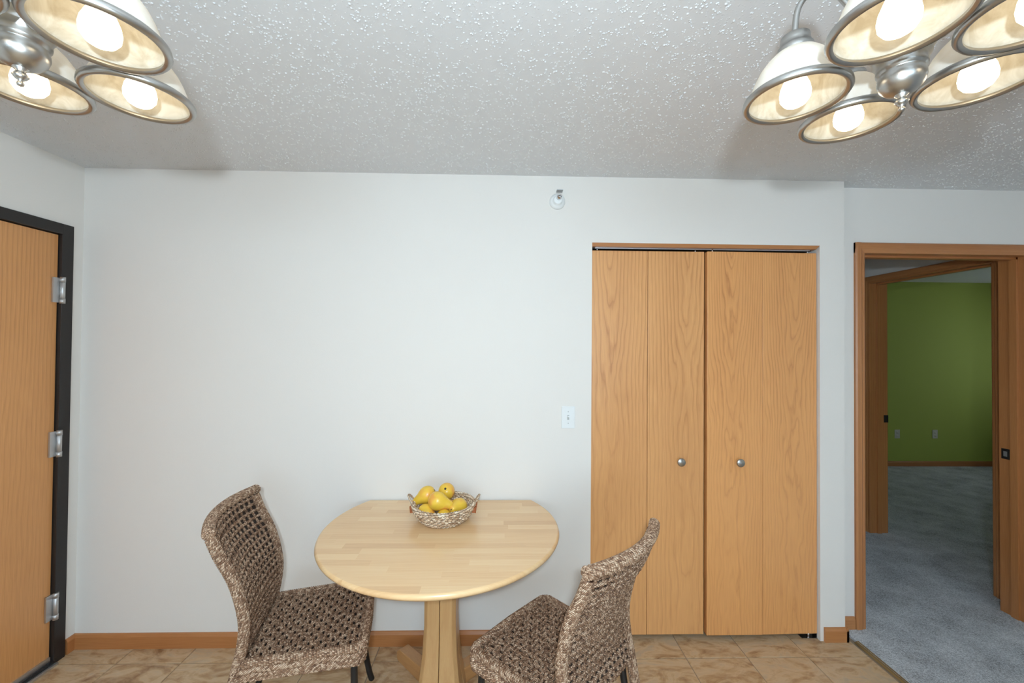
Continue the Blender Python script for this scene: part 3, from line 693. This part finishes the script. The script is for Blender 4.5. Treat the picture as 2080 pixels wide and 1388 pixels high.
    for side in (0.009, -0.009):
        for k in range(rows):
            z = Z0 + (Z1-Z0)*(k+0.5)/rows; pts = []
            for c in range(cols*3+1):
                p = back_pt(-0.97+1.94*c/(cols*3), z); p.y += side + 0.0015*math.cos(PI*c/1.5); pts.append(p)
            twist(bw, pts, 0.0038, 0.0032, 0.018, 2, 5, 6, phase=random.random()*6)
        for c in range(cols):
            s = -0.97+1.94*(c+0.5)/cols
            bw.tube([back_pt(s, Z0+(Z1-Z0)*k/30) + Vector((0, side*0.6, 0)) for k in range(31)], 0.0050, 6)
    tag(bw.build('backrest', M_ROPE_D, root), kind='stuff')
    for sx in (-1, 1):
        path = smooth_path([back_pt(sx, z) + Vector((0, 0, 0)) for z in (0.26, 0.34, 0.42, 0.50, 0.58, 0.66, 0.74, 0.82, 0.885)], 5)
        po = MB(); po.tube(path, 0.0155, 10); coil(po, path, 0.0150, 0.0085, 0.0046, 5, 12); po.build('back_post', M_ROPE, root)
    path = smooth_path([back_pt(s, 0.905) + Vector((0, 0, 0.004*(1-s*s))) for s in (-1.03, -0.9, -0.7, -0.45, -0.2, 0, 0.2, 0.45, 0.7, 0.9, 1.03)], 4)
    tp = MB(); tp.tube(path, 0.0165, 10); coil(tp, path, 0.0160, 0.0085, 0.0046, 5, 12)
    for s in (-1, 1):                             # coiled end knots
        p = back_pt(s*1.05, 0.905)
        for rr in (0.005, 0.011, 0.017):
            tp.tube([(p.x+s*(0.004-rr*0.1), p.y+rr*math.cos(a*PI/8), p.z+rr*math.sin(a*PI/8)) for a in range(16)], 0.0042, 5, closed=True)
    tp.build('top_rail', M_ROPE, root)
    return root
def copy_tree(o, parent=None):
    c = o.copy(); COL.objects.link(c); c.parent = parent
    for ch in [x for x in bpy.data.objects if x.parent == o]: copy_tree(ch, c)
    return c
ch1 = make_chair()
ch1.location = (-0.548, 1.722, 0); ch1.rotation_euler = (0, 0, math.atan2(0.232, 0.972) - PI/2)
tag(ch1, 'woven seagrass chair with black legs on the entry door side of the table', 'chair', 'woven chairs at the table')
ch2 = copy_tree(ch1)
ch2.location = (0.044, 1.650, 0); ch2.rotation_euler = (0, 0, math.atan2(0.696, -0.718) - PI/2)
tag(ch2, 'woven seagrass chair with black legs in front of the closet doors, seen from behind', 'chair', 'woven chairs at the table')

# ================================================================== BASKET AND PEARS
BX, BY = -0.262, 1.885
bs = empty('fruit_basket', (BX, BY, TZ+0.0032)); tag(bs, 'small round seagrass basket with loop handles on the table', 'basket')
M_BASK = rope_mat('basket_rope', (0.34, 0.20, 0.11), (0.66, 0.47, 0.31), (0.88, 0.76, 0.60), 90.0)
M_RUST = plain('rust_cord', (0.42, 0.13, 0.045), 0.6)
mb = MB(); rows = [(0.100, 0.008), (0.111, 0.020), (0.120, 0.032), (0.127, 0.044), (0.133, 0.056), (0.137, 0.068)]
for r, zz in rows:
    P = [(r*math.cos(2*PI*k/72), r*math.sin(2*PI*k/72), zz) for k in range(73)]
    twist(mb, P, 0.0062, 0.0050, 0.030, 2, 6, 10, phase=zz*200)
mb.lathe([(0.0, -0.0028), (0.096, -0.0028), (0.102, 0.006), (0.0, 0.006)], 40)
mb.build('basket_body', M_BASK, bs)
for sx in (-1, 1):
    h = MB(); pts = smooth_path([(sx*0.136, -0.030, 0.060), (sx*0.146, -0.026, 0.082), (sx*0.158, -0.012, 0.102), (sx*0.162, 0.0, 0.107), (sx*0.158, 0.012, 0.102), (sx*0.146, 0.026, 0.082), (sx*0.136, 0.030, 0.060)], 6)
    twist(h, pts, 0.0026, 0.0022, 0.014, 2, 5, 8); hd_ = h.build('handle', M_BASK, bs)
    for yy in (-0.030, 0.030):
        lw = MB(); coil(lw, [(sx*0.137, yy, 0.038), (sx*0.1385, yy, 0.050), (sx*0.140, yy, 0.066)], 0.009, 0.006, 0.0032, 5, 10)
        lw.build('handle_wrap', M_RUST, hd_)
def pear_mat():
    m, nt, b = mat('pear_skin'); v = objcoord(nt); oi = nt.nodes.new('ShaderNodeObjectInfo')
    add = nt.nodes.new('ShaderNodeVectorMath'); add.operation = 'ADD'; L(nt, v, add.inputs[0])
    cc = nt.nodes.new('ShaderNodeCombineXYZ'); L(nt, math_(nt, 'MULTIPLY', oi.outputs['Random'], 9), cc.inputs[0]); L(nt, cc.outputs[0], add.inputs[1])
    n = noise(nt, add.outputs[0], 17, 2)
    col = ramp(nt, n, [(0.34, (0.80, 0.50, 0.045)), (0.52, (0.86, 0.54, 0.06)), (0.66, (0.84, 0.40, 0.07)), (0.80, (0.80, 0.24, 0.08))])
    L(nt, col, b.inputs['Base Color']); b.inputs['Roughness'].default_value = 0.3; b.inputs['Subsurface Weight'].default_value = 0.0; return m
M_PEAR = pear_mat(); M_STEM = plain('pear_stem', (0.05, 0.03, 0.015), 0.7)
PP = [(0.0, -0.034), (0.006, -0.0355), (0.016, -0.034), (0.027, -0.026), (0.0345, -0.013), (0.0365, 0.0), (0.0345, 0.013), (0.029, 0.025), (0.0225, 0.036), (0.0185, 0.046), (0.016, 0.055), (0.0115, 0.062), (0.005, 0.0645), (0.0, 0.0635)]
proto = MB().lathe(PP, 28); pears = [
    # u offset x, y, z (above the table), axis direction of the neck, scale, label
    ((-0.081, 0.022, 0.103), (-0.80, -0.10, -0.45), 1.08, 'yellow pear on top of the basket, its stem pointing left'),
    ((0.004, 0.052, 0.108), (0.05, 0.80, -0.60), 1.05, 'yellow pear at the top back, its dark blossom end towards us'),
    ((-0.023, -0.050, 0.101), (0.85, -0.12, -0.22), 1.12, 'blushed yellow pear lying across the front of the pile'),
    ((-0.074, -0.050, 0.051), (0.70, -0.45, -0.25), 0.98, 'long yellow pear low at the left front of the basket'),
    ((0.070, -0.020, 0.064), (-0.35, -0.80, 0.15), 1.04, 'round yellow pear at the right side of the basket'),
    ((0.010, -0.076, 0.040), (0.10, 0.75, 0.10), 0.92, 'yellow pear half hidden low at the front rim'),
    ((0.000, 0.060, 0.037), (0.90, 0.10, 0.0), 0.95, 'pear at the bottom back under the others'),
]
first = None
for (off, ax, sc, lab) in pears:
    e = empty('pear', (BX+off[0], BY+off[1], TZ+off[2])); tag(e, lab, 'pear', 'pears in the basket')
    e.rotation_mode = 'QUATERNION'; e.rotation_quaternion = Vector(ax).normalized().to_track_quat('Z', 'Y'); e.scale = (sc, sc, sc)
    if first is None:
        a = proto.build('flesh', M_PEAR, e); b_ = MB().tube([(0, 0, 0.061), (0.001, 0, 0.068), (0.004, 0, 0.076)], [0.0018, 0.0016, 0.0024], 7).build('stem', M_STEM, e)
        c_ = MB().lathe([(0.0, -0.0362), (0.004, -0.0362), (0.0055, -0.0350), (0.003, -0.0335)], 10).build('blossom_end', M_STEM, e); first = (a, b_, c_)
    else:
        for q in first: k = q.copy(); COL.objects.link(k); k.parent = e
